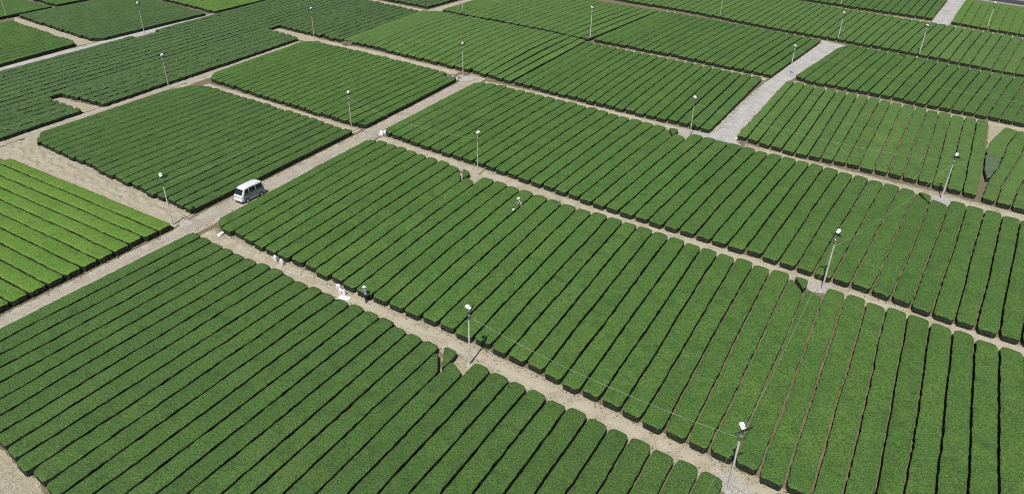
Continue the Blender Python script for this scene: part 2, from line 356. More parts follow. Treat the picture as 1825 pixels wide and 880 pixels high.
ADJ = {'mid': 'clipped tea hedge', 'lush': 'fresh green tea hedge', 'dark': 'dark shaggy tea hedge', 'dark2': 'deep green tea hedge', 'bright': 'bright green tea hedge', 'bright2': 'light green tea hedge', 'grey': 'pruned grey tea hedge', 'deep': 'clipped green tea hedge'}
def zfun_for(f, k):
    n = f['n']; e = min(k, n - k) / 4; e = max(0, min(1, e)); e = e * e * (3 - 2 * e)
    return lambda c, t: f['amp'] * np.sin(np.pi * np.clip(t, 0, 1)) ** .8 * e
FLAT = lambda c, t: np.zeros(len(t))
# rows beside a fan pole: the corner is cut off and a small wedge left standing
WEDGE = {('front', 19): 'lower centre of the photo', ('van_right', 9): 'near the person in pale clothes', ('van_right', 31): 'on the middle right path', ('sack', 18): 'below the gravel road', ('sack', 36): 'on the right edge path', ('upper_right', 6): 'in the upper right field'}
STUB = {('front', 19): 1, ('van_right', 9): 1, ('van_right', 31): 1, ('sack', 18): 1, ('sack', 36): 1, ('upper_right', 6): 1}
SHORT = {('front', 20): 2.0, ('van_right', 10): 2.0, ('van_right', 32): 2.2, ('sack', 19): 2.1, ('sack', 37): 1.9, ('front', 33): 2.0, ('pole_mid', 20): 2.4, ('pole_mid', 21): .8}
sid = 0
for fn, f in F.items():
    gl = [wob([gap_ends(f, k)[:2], gap_ends(f, k)[2:]], hash_ := (len(fn) * 1000 + k * 17 + sum(map(ord, fn))), .045 if fn != 'left_dark' else .07) for k in range(f['n'] + 1)]
    for k in range(f['n']):
        L, Q = gl[k].copy(), gl[k + 1].copy(); zf = zfun_for(f, k + .5)
        ordi = f['n'] - k if f.get('rev') else k + 1
        lab = ADJ[f['st']] + ' ' + f['d'].format(ordw(ordi))
        def cut(q, d):
            dd = np.r_[0, np.cumsum(np.hypot(*np.diff(q, axis=0).T))]; e = dd[-1] - d
            m_ = dd < e; p = [np.interp(e, dd, q[:, i]) for i in (0, 1)]; return np.r_[q[m_], [p]]
        if (fn, k) in STUB:
            # wedge piece, then the row with its far right corner cut back
            Lf, Qf = L[-1], Q[-1]; Qc = cut(Q, 2.6)[-1]
            ROWS.append(dict(field=fn, L=np.array([Lf + (Qf - Lf) * .12, Lf * .55 + Qf * .45]), R=np.array([Qc + (Lf - Qc) * .03, Qf]), st=f['st'], rough=.2, z=FLAT,
                 wedge=1, label='small wedge cut off a ' + ADJ[f['st']] + ' beside fan pole, ' + WEDGE[fn, k]))
            Q = cut(Q, 2.75); L = cut(L, .5)
        if (fn, k) in SHORT: L = cut(L, SHORT[fn, k] * .6); Q = cut(Q, SHORT[fn, k])
        pieces = [(L, Q, lab)]
        if fn == 'left_dark' and k == 0:
            def seg_(q, y0, y1):
                ys = np.linspace(y0, y1, 10); o_ = np.argsort(q[:, 1]); return np.stack([np.interp(ys, q[o_, 1], q[o_, 0]), ys], 1)
            pieces = [(seg_(L, 30, 90.5), seg_(Q, 30, 90), 'dark shaggy tea hedge beside the upper left gravel lane, left of the pole'), (seg_(L, 95.2, 143.5), seg_(Q, 95.6, 143.5), 'dark shaggy tea hedge beside the upper left gravel lane, right of the pole')]
        for L_, Q_, lb in pieces:
            ROWS.append(dict(field=fn, L=L_, R=Q_, st=f['st'], rough=f.get('rough', 0), z=zf, label=lb))
# bright field whose rows run across, beside the sandy strip
for k in range(14):
    y0, y1 = 43.0 - 1.757 * k, 43.0 - 1.757 * (k + 1)
    L = wob([(-98.8, y0 + .9), (-66.75, y0)], 900 + k, .04); Q = wob([(-98.8, y1 + .9), (-66.75, y1)], 901 + k, .04)
    ROWS.append(dict(field='bright', L=L, R=Q, st='bright', rough=0, z=FLAT, label='bright green tea hedge running across at left, %s from the sandy strip' % ordw(k + 1)))
# bending rows right of the sandy wedge
G2 = [[(10.7,105.9),(10.45,109),(10.55,115),(11.1,120.7),(11.9,124),(13.1,128.8)],
      [(10.2,98.6),(10.9,105.9),(12.1,110.5),(12.6,114.7),(13.3,121),(14.7,127.6)],
      [(11.8,98.2),(12.5,104.2),(13.7,110.7),(14.6,116),(15.3,121),(16.5,127.2)],
      [(13.5,98.1),(14.2,103.7),(15.4,109.5),(16.5,115.5),(17.2,121),(18.3,126.9)],
      [(15.3,97.9),(16,103.5),(17.2,109.3),(18.3,115.3),(19,121),(20.1,126.6)],
      [(17.1,97.7),(17.8,103.3),(19,109),(20.1,115),(20.8,121),(21.9,126.3)]]
for k in range(5):
    L, Q = G2[k], G2[k + 1]
    if k == 0:
        Q = [(10.95,105.9)] + Q[2:]
        # upper green part and lower pruned part of the same tapering row
        ROWS.append(dict(field='bend', L=L[2:], R=[(12.55,114.2)] + Q[3:], st='lush', rough=.1, wedge=1, z=FLAT, label='fresh green tapering tea hedge right of the sandy wedge'))
        ROWS.append(dict(field='bend', L=[(10.75,105.6),(10.45,108),(10.55,115.2)], R=[(11.15,105.9),(12.0,110.2),(12.6,114.6)], st='grey', rough=.3, wedge=1, z=FLAT, label='pruned grey pointed tip of tea hedge below the sandy wedge'))
        continue
    if k == 1: L = [(10.25,98.6),(10.95,104.9)] + L[2:]
    ROWS.append(dict(field='bend', L=L, R=Q, st='lush', rough=0, z=FLAT, label='bending green tea hedge right of the sandy wedge, %s from the wedge' % ordw(k)))
for r_ in ROWS:
    r_['L'] = np.array(r_['L'], float); r_['R'] = np.array(r_['R'], float); r_['area'] = vis_area(r_['L'], r_['R'])
order = sorted(range(len(ROWS)), key=lambda i: -ROWS[i]['area'])
indiv = set(order[:300]) 
indiv = set(i for i in indiv if ROWS[i]['area'] > 0)
rest = {}
for i, r_ in enumerate(ROWS):
    gp = .16 if r_['st'] == 'dark' else .075 if r_['st'] == 'bright' else .098
    cv, cf, sv, sf = row_geo(r_['L'], r_['R'], r_['z'], r_['rough'], 31 + i * 7, .42 if i in indiv else .8, H if r_['rough'] < .9 else H + .03, .04 if r_.get('wedge') else gp)
    if i in indiv:
        base = np.array([(r_['L'][0, 0] + r_['R'][0, 0]) / 2, (r_['L'][0, 1] + r_['R'][0, 1]) / 2, 0])
        e = empty('tea_hedge', base)
        tag(e, r_['label'], 'tea hedge', 'clipped tea hedge rows across the fields')
        mesh_obj('leafy_canopy', cv - base, cf, CAN[r_['st']], e, True)
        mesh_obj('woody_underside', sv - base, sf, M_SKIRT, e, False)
    else: rest.setdefault(r_['st'], []).append((cv, cf, sv, sf))
# all further rows as one object
VV = []; FF = []; MI = []; off = 0; mats = []; 
for st, lst in rest.items():
    if CAN[st] not in mats: mats.append(CAN[st])
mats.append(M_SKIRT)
for st, lst in rest.items():
    for cv, cf, sv, sf in lst:
        VV.append(cv); FF += [tuple(i + off for i in q) for q in cf]; MI += [mats.index(CAN[st])] * len(cf); off += len(cv)
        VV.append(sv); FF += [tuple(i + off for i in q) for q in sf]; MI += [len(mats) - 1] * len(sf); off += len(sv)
if VV:
    o = mesh_obj('distant_tea_hedges', np.concatenate(VV), FF, mats, None, False, None, MI)
    tag(o, 'remaining small and half hidden tea hedge rows towards the edges of the view', 'tea hedges', None, 'stuff')

# ------------------------------------------------------------------ ground
xs = np.r_[-3000, -1200, -500, -300, np.arange(-220, 46, 1.1), 80, 200, 600, 3000]
ys = np.r_[-800, -200, -50, np.arange(4, 262, 1.1), 300, 420, 900, 3500]
X, Y = np.meshgrid(xs, ys); Z = ground_z(X, Y)
nx = len(xs); vs = np.stack([X.ravel(), Y.ravel(), Z.ravel()], 1)
fs = [(j * nx + i, j * nx + i + 1, (j + 1) * nx + i + 1, (j + 1) * nx + i) for j in range(len(ys) - 1) for i in range(nx - 1)]
tag(mesh_obj('ground', vs, fs, M_SOIL, None, True), kind='structure')

def ribbon(name, Lp, Rp, m, z=.012, seg=.5, na=10, relief=.006, edge=.07, seed=1):
    Lp = np.array(Lp, float); Rp = np.array(Rp, float)
    dl = np.r_[0, np.cumsum(np.hypot(*np.diff(Lp, axis=0).T))]; n = max(3, int(dl[-1] / seg)); tt = np.linspace(0, 1, n + 1)
    tl = dl / dl[-1]; dr = np.r_[0, np.cumsum(np.hypot(*np.diff(Rp, axis=0).T))]; tr = dr / dr[-1]
    L = np.stack([np.interp(tt, tl, Lp[:, i]) for i in (0, 1)], 1); Q = np.stack([np.interp(tt, tr, Rp[:, i]) for i in (0, 1)], 1)
    V = []; A = []
    rg = np.random.default_rng(seed)
    je = rg.normal(0, edge, (n + 1, 2))
    for i in range(n + 1):
        for j in range(na + 1):
            u = j / na; p = L[i] * (1 - u) + Q[i] * u
            dv = (Q[i] - L[i]); dv = dv / max(1e-6, np.linalg.norm(dv))
            if j == 0: p = p + dv * je[i, 0]
            if j == na: p = p + dv * je[i, 1]
            zz = z + relief * ((1 + mnoise.noise(Vector((p[0] * 1.3, p[1] * 1.3, 0)))) if relief < .15 else max(0, .5 + mnoise.noise(Vector((p[0] * .85 + p[1] * .5, p[1] * 1.3, 0))) + .35 * mnoise.noise(Vector((p[0] * 3, p[1] * 3, 4)))) * min(1, 3.2 * min(u, 1 - u) + .1)) * (0 if j in (0, na) else 1) * (0 if i in (0, n) else 1)
            V.append((p[0], p[1], zz)); A.append(2 * u - 1)
    fc = [(i * (na + 1) + j, i * (na + 1) + j + 1, (i + 1) * (na + 1) + j + 1, (i + 1) * (na + 1) + j) for i in range(n) for j in range(na)]
    o = mesh_obj(name, V, fc, m, None, True)
    at = o.data.attributes.new('across', 'FLOAT', 'POINT'); at.data.foreach_set('value', A)
    return tag(o, kind='structure')
ribbon('dirt_track', [(-66.3,5),(-66.4,24),(-66.5,42.6),(-67.2,46.5),(-67.6,60),(-68,76),(-68.4,90),(-69,103.5),(-69.5,108)],
       [(-63.9,5),(-64,24),(-63.9,42.3),(-64,46.5),(-64.6,60),(-64.8,76),(-65.3,90),(-65.7,103),(-66,107)], M_TRACK, .012, .5, 12, .012)
ribbon('sandy_strip', [(-105.6,52.2),(-104.5,51.3),(-100.8,48.9),(-86.8,48),(-76,47),(-67.6,46.6)], [(-105.2,43.9),(-99.5,43.7),(-96.5,43.7),(-86,43.5),(-76,43.3),(-67,43.2)], M_SAND, .02, .16, 28, .2, .1)
ribbon('dirt_lane', [(-107,28),(-107.4,47),(-107.8,62),(-109,76),(-110,90),(-110.2,107)], [(-104.6,28),(-104.6,47),(-105,62),(-105.6,76),(-106.7,90),(-107.6,107)], M_TRACK, .012, .6, 8, .01, .08, 3)
ribbon('sandy_patch', [(-117.6,60.6),(-108,59.8)], [(-117.4,61.8),(-108,62.6)], M_SAND, .016, .3, 8, .03, .1, 4)
ribbon('sandy_patch', [(-120.8,109.4),(-110,107.9),(-106,107.5)], [(-121,112.2),(-110,111.2),(-104,110.3)], M_SAND, .02, .3, 10, .03, .12, 5)
ribbon('sandy_headland', [(-174,87.6),(-160,86.3),(-142,84.6)], [(-170,84.7),(-156,83.4),(-142.4,81.2)], M_SAND, .016, .4, 10, .03, .12, 6)
ribbon('gravel_lane', [(-140.2,40),(-140.6,66),(-141.6,82),(-142.2,100),(-141.6,130),(-141.2,146)], [(-135.4,40),(-137,64),(-137.9,78),(-138.8,92),(-140.0,112),(-141.0+.9,146)], M_ROAD, .02, .6, 8, .008, .1, 7)
ribbon('footpath', [(-174,113.9),(-158,113.7),(-142,111.6)],[(-174,116.2),(-158,115.2),(-142,113.1)], M_SOIL, .012, .6, 4, .01, .05, 8)
ribbon('gravel_road', [(-26.2,101.3),(-24.8,104.4),(-24.4,120),(-23.9,131),(-23.4,134.5),(-22.2,148),(-20.2,165),(-20.4,168.6)],
       [(-19.6,100.9),(-21.3,103.4),(-20.9,118),(-20.5,133),(-20,137),(-18.6,146),(-16.4,160.5),(-13.8,166.4)], M_ROAD, .016, .5, 14, .01, .12, 9)
ribbon('gravel_road', [(-1.4,198),(-1.3,203),(0,220),(.8,233),(1,240)], [(2.6,196),(2.5,201),(3.8,220),(4.7,232),(5,240)], M_ROAD, .016, .5, 12, .01, .12, 10)
ribbon('sandy_wedge', [(10.75,106.6),(10.75,112),(10.85,120),(11,130.4)], [(10.95,106.6),(10.9,112),(11.2,121),(13.3,129.9)], M_SAND, .02, .4, 6, .02, .05, 16)
ribbon('dirt_corner', [(-63,3),(-52,3),(-38,3)], [(-63.5,16.4),(-49.3,15.1),(-38,13.6)], M_SAND, .012, .5, 20, .02, .1, 17)
M_PALEG = soil_mat('pale_gravel_spill', (.44, .425, .385), (.52, .505, .465), (.36, .335, .28), 1.6, .8)
def blob(x, y, rx, ry, seed, z=.03, m=None):
    v = [(x, y, z)]; n = 40
    for i in range(n):
        a = i * 2 * math.pi / n; k = 1 + .35 * mnoise.noise(Vector((math.cos(a) * 1.4, math.sin(a) * 1.4, seed))) + .16 * mnoise.noise(Vector((math.cos(a) * 5, math.sin(a) * 5, seed)))
        v.append((x + rx * k * math.cos(a), y + ry * k * math.sin(a), z))
    tag(mesh_obj('gravel_patch', v, [(0, i + 1, (i + 1) % n + 1) for i in range(n)], m or M_PALEG), kind='structure')
blob(-26.6, 101.7, 2.4, 1.3, 1); blob(6.4, 96.6, 1.7, 1.5, 2); blob(-69.3, 105.3, 2.0, 1.6, 3, .06); blob(-3.1, 68.3, 1.6, 1.1, 4); blob(-3.9, 38.9, 1.3, .9, 5); blob(-27, 39.9, 1.9, 1.5, 6, .024, M_SAND); blob(-46.2, 71.1, 1.9, 1.5, 16, .04, M_SAND); blob(-28.3, 99.6, 1.6, 1.3, 17, .06, M_SAND); blob(-66.9, 44.6, 1.0, .7, 7, .04)
blob(-139.4, 93, .9, 2.2, 8, .05); blob(-1.6, 166.2, 1.2, .8, 9); blob(9.6, 199.3, 1.2, .8, 10)
# paths between the fields, paler trodden middle
for i, (a, b) in enumerate([(( -63,43.4),(-60,44.7)), ]): pass
def path(pts, wd, m, seed):
    p = np.array(pts, float); return ribbon('footpath', p - [0, wd / 2], p + [0, wd / 2], m, .009, .5, 6, .008, .1, seed)
M_PATH = track_mat('trodden_path', (.44, .395, .295), (.50, .455, .35), (.27, .225, .155))
path([(-63.2,44.2),(-49,43.2),(-29.5,41.9),(-13.3,40.4),(-4,39.5),(6,38.8),(20,37.9)], 2.5, M_PATH, 21)
path([(-64.4,75.6),(-48,73.7),(-36,72.3),(-26,71.2),(-17,70.4),(-6,69.3),(0,68.7),(12,67.3),(24,66)], 2.3, M_PATH, 22)
path([(-65.2,105),(-54,104.6),(-36,102.8),(-26.8,101.9)], 2.2, M_PATH, 23)
path([(-19.2,101),(-10,99.7),(0,98.6),(5,98.1),(13,97),(24,96)], 2.2, M_PATH, 24)
path([(-105,109.2),(-90,108.9),(-80,107.6),(-72,107)], 2.4, M_PATH, 25)
path([(-60.5,138.3),(-50,137.4),(-38,136),(-24,134.4)], 1.9, M_PATH, 26)
path([(-19.6,135.3),(-10,133.7),(0,132.4),(12,131),(24,130)], 2.1, M_PATH, 27)
path([(-57.5,174.5),(-46,172.8),(-30,169.9),(-21,168)], 1.8, M_PATH, 28)
path([(-13.8,167.3),(-8,166),(2,163.4),(14,160.9),(26,159.8)], 1.8, M_PATH, 29)
path([(-44,206.2),(-28,204.5),(-16,202),(-1.5,199.9)], 2.0, M_PATH, 30)
path([(2.6,198.7),(10,197.2),(18,195),(26,194.2)], 2.2, M_PATH, 31)
path([(-103.6,78.4),(-90,77.6),(-78,76.5),(-68.6,76)], 1.9, M_PATH, 32)
path([(-124,144.4),(-112,143),(-104,142.3),(-101.6,142.6)], 2.4, M_PATH, 33)
ribbon('dirt_lane', [(-104.7,142),(-103.3,160),(-102.9,175)], [(-101.6,142),(-100.9,155),(-99.9,175)], M_SAND, .02, .6, 6, .01, .08, 34)
# asphalt road at the top right corner
M_ASPH = plain('asphalt', (.06, .062, .066), .85, 0, .3, 1.5); M_LINE = plain('road_paint', (.78, .78, .76), .6)
def slab(name, x0, y0, x1, y1, wd, z, m, th=None):
    d = np.array([x1 - x0, y1 - y0]); d /= np.linalg.norm(d); nrm = np.array([-d[1], d[0]])
    a = np.array([x0, y0]); b = np.array([x1, y1]); q = [a, b, b + nrm * wd, a + nrm * wd]
    if th is None: return tag(mesh_obj(name, [(*p, z) for p in q], [(0, 1, 2, 3)], m), kind='structure')
    v = [(*p, z) for p in q] + [(*p, z + th) for p in q]
    return tag(mesh_obj(name, v, [(4, 5, 6, 7), (0, 1, 5, 4), (1, 2, 6, 5), (2, 3, 7, 6), (3, 0, 4, 7)], m), kind='structure')
slab('asphalt_road', 6.5, 236.6, 60, 224.6, 7.5, .01, M_ASPH)
slab('road_line', 6.6, 237.1, 60, 225.1, .18, .016, M_LINE)
slab('kerb', 6.4, 236.0, 60, 224.0, .28, 0, M_CONC, .14)
slab('road_line', 9, 243.2, 60, 231.7, .18, .016, M_LINE)
slab('kerb', 8.2, 244.3, 60, 232.6, .3, 0, M_CONC, .5)

# loose stones and clods
sv = []; sf = []
def scatter(n, box, s0, s1):
    for _ in range(n):
        x = random.uniform(box[0], box[2]); y = random.uniform(box[1], box[3]); s = random.uniform(s0, s1) * random.random() ** .5
        z = .02; b = len(sv); a = random.uniform(0, 6.3)
        for q in range(4): sv.append((x + s * math.cos(a + q * 1.57) * random.uniform(.6, 1.2), y + s * math.sin(a + q * 1.57) * random.uniform(.6, 1.2), z))
        sv.append((x + random.uniform(-.3, .3) * s, y + random.uniform(-.3, .3) * s, z + s * random.uniform(.5, 1)))
        for q in range(4): sf.append((b + q, b + (q + 1) % 4, b + 4))
scatter(700, (-98, 44, -68, 46.6), .04, .13); scatter(500, (-67.2, 20, -64, 42), .03, .08); scatter(400, (-68, 46, -65, 104), .03, .08)
scatter(120, (-63, 4, -44, 13.5), .04, .13); scatter(300, (-23.8, 104, -21.2, 132), .03, .08); scatter(160, (-62, 43.4, -30, 43.6), .03, .08)
tag(mesh_obj('loose_stones', sv, sf, M_CONC), 'small pale stones and clods strewn on the dirt tracks', 'stones', None, 'stuff')

# dry weeds at the edge of the curving field and under the centre pole
def weeds(name, x, y, n, r, h, cols, label):
    v = []; f_ = []; mi = []
    rg = random.Random(int(x * 10))
    for i in range(n):
        a = rg.uniform(0, 6.3); d = r * rg.random() ** .5; px, py = x + d * math.cos(a), y + d * math.sin(a)
        b = len(v); az = rg.uniform(0, 6.3); hh = h * rg.uniform(.4, 1); ln = rg.uniform(.05, .3); wd = rg.uniform(.01, .03)
        c, s = math.cos(az), math.sin(az)
        v += [(px - s * wd, py + c * wd, 0), (px + s * wd, py - c * wd, 0), (px + c * ln * .5 + s * wd, py + s * ln * .5 - c * wd, hh * .7), (px + c * ln, py + s * ln, hh)]
        f_.append((b, b + 1, b + 2, b + 3)); mi.append(rg.randrange(len(cols)))
    o = mesh_obj(name, v, f_, cols, None, False, None, mi); return tag(o, label, 'weeds', None, 'stuff')
M_STRAW = plain('dry_straw', (.42, .38, .27), .9); M_WEED = plain('weed_leaf', (.06, .11, .035), .8)
weeds('dry_weeds', -100.3, 110.4, 500, 1.0, .8, [M_STRAW, M_STRAW, M_WEED], 'dry pale weed tuft in a gap at the start of the curving field')
weeds('dry_weeds', -70.6, 104.3, 350, 1.1, .35, [M_STRAW, M_WEED], 'low dry weeds around the small pots by the central path crossing')

# small tufts and litter along the path edges
tv = []; tf = []; tm = []
def tufts(line, side, n, wd=.3):
    p = np.array(line, float); d = np.r_[0, np.cumsum(np.hypot(*np.diff(p, axis=0).T))]
    for _ in range(n):
        q = random.random() * d[-1]; x = np.interp(q, d, p[:, 0]) + side[0] + random.gauss(0, wd); y = np.interp(q, d, p[:, 1]) + side[1] + random.gauss(0, wd)
        k = random.randrange(3)
        for _ in range(4):
            a = random.uniform(0, 6.3); ln = random.uniform(.03, .11); h_ = random.uniform(.02, .10); c, s_ = math.cos(a), math.sin(a); b = len(tv); w_ = random.uniform(.012, .03)
            tv.extend([(x - s_ * w_, y + c * w_, .02), (x + s_ * w_, y - c * w_, .02), (x + c * ln + s_ * w_, y + s_ * ln - c * w_, h_), (x + c * ln - s_ * w_, y + s_ * ln + c * w_, h_)])
            tf.append((b, b + 1, b + 2, b + 3)); tm.append(k)
for ln_, sd_, n_ in (([(-63.2,44.2),(-49,43.2),(-29.5,41.9),(-13.3,40.4),(0,39.2)], (0, .95), 700), ([(-63.2,44.2),(-49,43.2),(-29.5,41.9),(-13.3,40.4),(0,39.2)], (0, -1), 500),
    ([(-64.4,75.6),(-48,73.7),(-26,71.2),(-6,69.3),(12,67.3)], (0, .9), 500), ([(-64.4,75.6),(-48,73.7),(-26,71.2),(-6,69.3),(12,67.3)], (0, -.8), 300),
    ([(-63.9,10),(-64,42),(-64.6,60),(-65.3,90),(-65.8,103)], (-.2, 0), 800), ([(-66.3,10),(-66.5,42)], (.15, 0), 300), ([(-67.2,47),(-68,76),(-69,103)], (.35, 0), 500),
    ([(-104,46),(-85,45.6),(-68,45)], (0, 0), 250), ([(-19,101),(0,98.6),(13,97)], (0, .5), 200), ([(-24.4,104),(-24,131)], (.1, 0), 300), ([(-107.3,40),(-109.8,105)], (.2, 0), 400), ([(-60,11),(-46,12)], (0, 0), 120)):
    tufts(ln_, sd_, n_)
tag(mesh_obj('edge_litter', tv, tf, [M_STRAW, M_WEED, plain('brown_leaf_litter', (.19, .15, .095), .95)], None, False, None, tm), 'small weeds and fallen leaf litter along the track edges', 'weeds', None, 'stuff')

# ------------------------------------------------------------------ frost fans
def fan_pole(polemat, thick=1.0, seed=0):
    e = empty('fan_pole', (0, 0, 0)); rg = random.Random(seed)
    bm = bmesh.new(); add_tube(bm, (0, 0, -.1), (0, 0, 5.15), .085 * thick, .062 * thick, 14); bm_obj('pole_shaft', bm, polemat, e)
    bm = bmesh.new(); add_tube(bm, (0, 0, 0), (0, 0, .07), .3, .27, 14); bm_obj('concrete_foot', bm, M_CONC, e)
    bm = bmesh.new(); add_tube(bm, (0, 0, 5.12), (0, 0, 5.68), .036, .036, 10)
    add_tube(bm, (0, 0, 5.10), (0, 0, 5.18), .09, .09, 12); bm_obj('neck_pipe', bm, polemat, e)
    bm = bmesh.new(); add_box(bm, (.05, -.02, 4.93), (.17, .15, .30)); cb = bm_obj('control_box', bm, M_BAND, e, True, .012)
    bm = bmesh.new(); add_tube(bm, (0, 0, 4.72), (0, 0, 4.76), .092, .092, 12); add_tube(bm, (0, 0, 5.04), (0, 0, 5.08), .088, .088, 12); bm_obj('clamp_band', bm, M_BAND, e)
    # head: motor tilted nose-down along +X of the thing
    tilt = Matrix.Rotation(R(32), 3, 'Y'); c = Vector((0, 0, 5.86))
    ax = tilt @ Vector((1, 0, 0))
    bm = bmesh.new(); add_tube(bm, c - ax * .26, c + ax * .16, .155, .155, 14)
    add_tube(bm, c - ax * .32, c - ax * .26, .11, .155, 14); add_box(bm, c + Vector((-.05, 0, .16)), (.26, .22, .13), tilt)
    mo = bm_obj('fan_motor', bm, M_WHITE, e, True)
    bm = bmesh.new(); add_box(bm, (0, 0, 5.70), (.2, .1, .16)); add_tube(bm, (0, -.1, 5.74), (0, .1, 5.74), .05, .05, 10); bm_obj('swivel_bracket', bm, M_DARK, e)
    bm = bmesh.new(); add_tube(bm, c + ax * .16, c + ax * .30, .07, .05, 12); add_tube(bm, c + ax * .16, c + ax * .20, .15, .14, 14); hub = bm_obj('fan_hub', bm, M_DARK, e)
    for q in range(2):
        bm = bmesh.new(); ang = rg.uniform(0, .8) + q * math.pi
        side = Matrix.Rotation(ang, 3, ax) @ (tilt @ Vector((0, 1, 0))); nrm = side.cross(ax)
        pts = []
        for r_, wd, tw in ((.05, .06, .9), (.2, .12, .7), (.42, .13, .5), (.60, .10, .35), (.68, .04, .3)):
            wdv = (nrm * math.cos(tw) + ax * math.sin(tw)) * wd; o_ = c + ax * .24 + side * r_
            pts.append((o_ - wdv, o_ + wdv))
        vs_ = []
        for a_, b_ in pts:
            vs_.append([bm.verts.new(a_ + ax * .006), bm.verts.new(b_ + ax * .006), bm.verts.new(b_ - ax * .006), bm.verts.new(a_ - ax * .006)])
        for i in range(len(vs_) - 1):
            for j in range(4): bm.faces.new((vs_[i][j], vs_[i][(j + 1) % 4], vs_[i + 1][(j + 1) % 4], vs_[i + 1][j]))
        bm.faces.new(vs_[0][::-1]); bm.faces.new(vs_[-1]); bmesh.ops.recalc_face_normals(bm, faces=bm.faces[:])
        bm_obj('fan_blade', bm, M_BLADE, e, False)
    return e
PA = fan_pole(M_POLE, 1.0, 3); PB = fan_pole(M_POLEY, .85, 5); PB2 = None
POLES = [ # x, y, head azimuth deg, type, height scale, label
 (-67.5, 43.5, -20, 'A', 1.03, 'white fan pole at the corner of the bright green field, left of the van'),
 (-69.1, 75.3, -70, 'B', 1.0, 'fan pole standing by the dirt track crossing near the crumpled white sacks'),
 (-45.9, 72.5, 200, 'B', 1.0, 'fan pole on the path behind the person in the hedges'),
 (-26.5, 40.4, 20, 'A', 1.0, 'tall white fan pole on the soil path in the lower centre'),
 (-4.0, 38.3, -35, 'A', 1.02, 'nearest white fan pole, at the lower right path'),
 (-2.93, 67.95, 235, 'A', 1.13, 'white fan pole on the middle right path, with a cable rising right'),
 (6.1, 97.2, 240, 'A', 1.0, 'white fan pole on the gravel spot near the right edge'),
 (-27.0, 100.4, 10, 'B', 1.0, 'fan pole standing just left of the lower end of the gravel road'),
 (-20.8, 138.2, 40, 'A', .95, 'white fan pole in the middle of the gravel road'),
 (-61.5, 140.8, 45, 'A', 1.12, 'white fan pole where the trimmed seam meets the upper path'),
 (-69.8, 105.6, -60, 'B', 1.0, 'fan pole at the central crossing beside the square field'),
 (-1.6, 166.1, 50, 'A', 1.05, 'white fan pole in front of the light green corner field, left of its own cable'),
 (-107.1, 108.5, -80, 'B', 1.1, 'fan pole on the sandy notch at the far corner of the square field'),
 (-104.9, 45.7, 20, 'A', 1.0, 'fan pole at the left end of the sandy strip, casting its shadow'),
 (-106.4, 73.7, 180, 'B', .97, 'fan pole at the dirt lane behind the shaggy dark plot'),
 (-139.1, 93.6, -30, 'B', 1.05, 'fan pole beside the narrow gravel lane at upper left'),
 (-174.2, 86.0, -30, 'B', 1.0, 'fan pole cut by the left edge of the photo at the top'),
 (-95.6, 144.9, -50, 'B', 1.0, 'fan pole on the trimmed seam near the top edge'),
 (-44.3, 175.4, 0, 'B', 1.0, 'fan pole at the top edge above the upper left field'),
 (-17.4, 169.6, 0, 'A', 1.0, 'fan pole at the top end of the gravel road'),
 (-22.3, 205.5, 0, 'A', 1.0, 'fan pole on the highest path, directly behind another pole'),
 (9.9, 199.9, 0, 'A', 1.0, 'white fan pole at the near edge of the light green corner field'),
]
GP = 'frost fan poles along the field paths'
firsts = {'A': PA, 'B': PB}; used = set(); 
for (x, y, az, ty, hs, lb) in POLES:
    o = firsts[ty] if ty not in used else copy_tree(firsts[ty], (0, 0, 0), 0)
    used.add(ty); o.location = (x, y, 0); o.rotation_euler = (0, 0, R(az)); o.scale = (1, 1, hs); tag(o, lb, 'fan pole', GP)
CAB = [((-69.1,75.3),(-45.9,72.5),.9,'cable hanging between the crossing pole and the pole behind the person'),
       ((-67.5,43.5),(-69.1,75.3),.6,'cable strung over the field behind the van'),
       ((-67.5,43.5),(-72,8),.7,'cable crossing the bright green field at left'),
       ((-26.5,40.4),(-4,38.3),.7,'cable hanging between the two nearest fan poles'),
       ((-4,38.3),(-2.93,67.95),.6,'cable from the nearest fan pole to the middle right pole'),
       ((-2.93,67.95),(6.1,97.2),.9,'cable rising from the middle right pole to the right edge pole'),
       ((-27,100.4),(6.1,97.2),1.0,'long cable over the first field right of the gravel road'),
       ((-4,38.3),(-8,12),.4,'cable running from the nearest pole down out of the frame'),
       ((-20.8,138.2),(24,128),1.2,'long cable over the upper field right of the gravel road'),
       ((-1.6,166.1),(-44.3,175.4),1.2,'faint cable over the long field at upper right'),
       ((-95.6,144.9),(-61.5,140.8),.9,'cable over the field beyond the trimmed seam')]
for (a, b, sag, lb) in CAB:
    bm = bmesh.new(); n = 22; prev = None; rr = .006
    z0 = 5.0; A3 = Vector((*a, z0)); B3 = Vector((*b, z0 if abs(b[1] - 8) > .1 and abs(b[1] - 12) > .1 else (3.2 if b[1] == 8 else .6)))
    pts = [A3.lerp(B3, i / n) - Vector((0, 0, 4 * sag * (i / n) * (1 - i / n))) for i in range(n + 1)]
    rings = []
    for i, p_ in enumerate(pts):
        d = (pts[min(i + 1, n)] - pts[max(i - 1, 0)]).normalized(); s_ = d.cross(Vector((0, 0, 1))).normalized(); u_ = s_.cross(d)
        rings.append([bm.verts.new(p_ + (s_ * math.cos(q * 2.094) + u_ * math.sin(q * 2.094)) * rr) for q in range(3)])
    for i in range(n):
        for q in range(3): bm.faces.new((rings[i][q], rings[i][(q + 1) % 3], rings[i + 1][(q + 1) % 3], rings[i + 1][q]))
    tag(bm_obj('overhead_cable', bm, M_CABLE, None, True), lb, 'cable', 'thin cables strung between the fan poles')

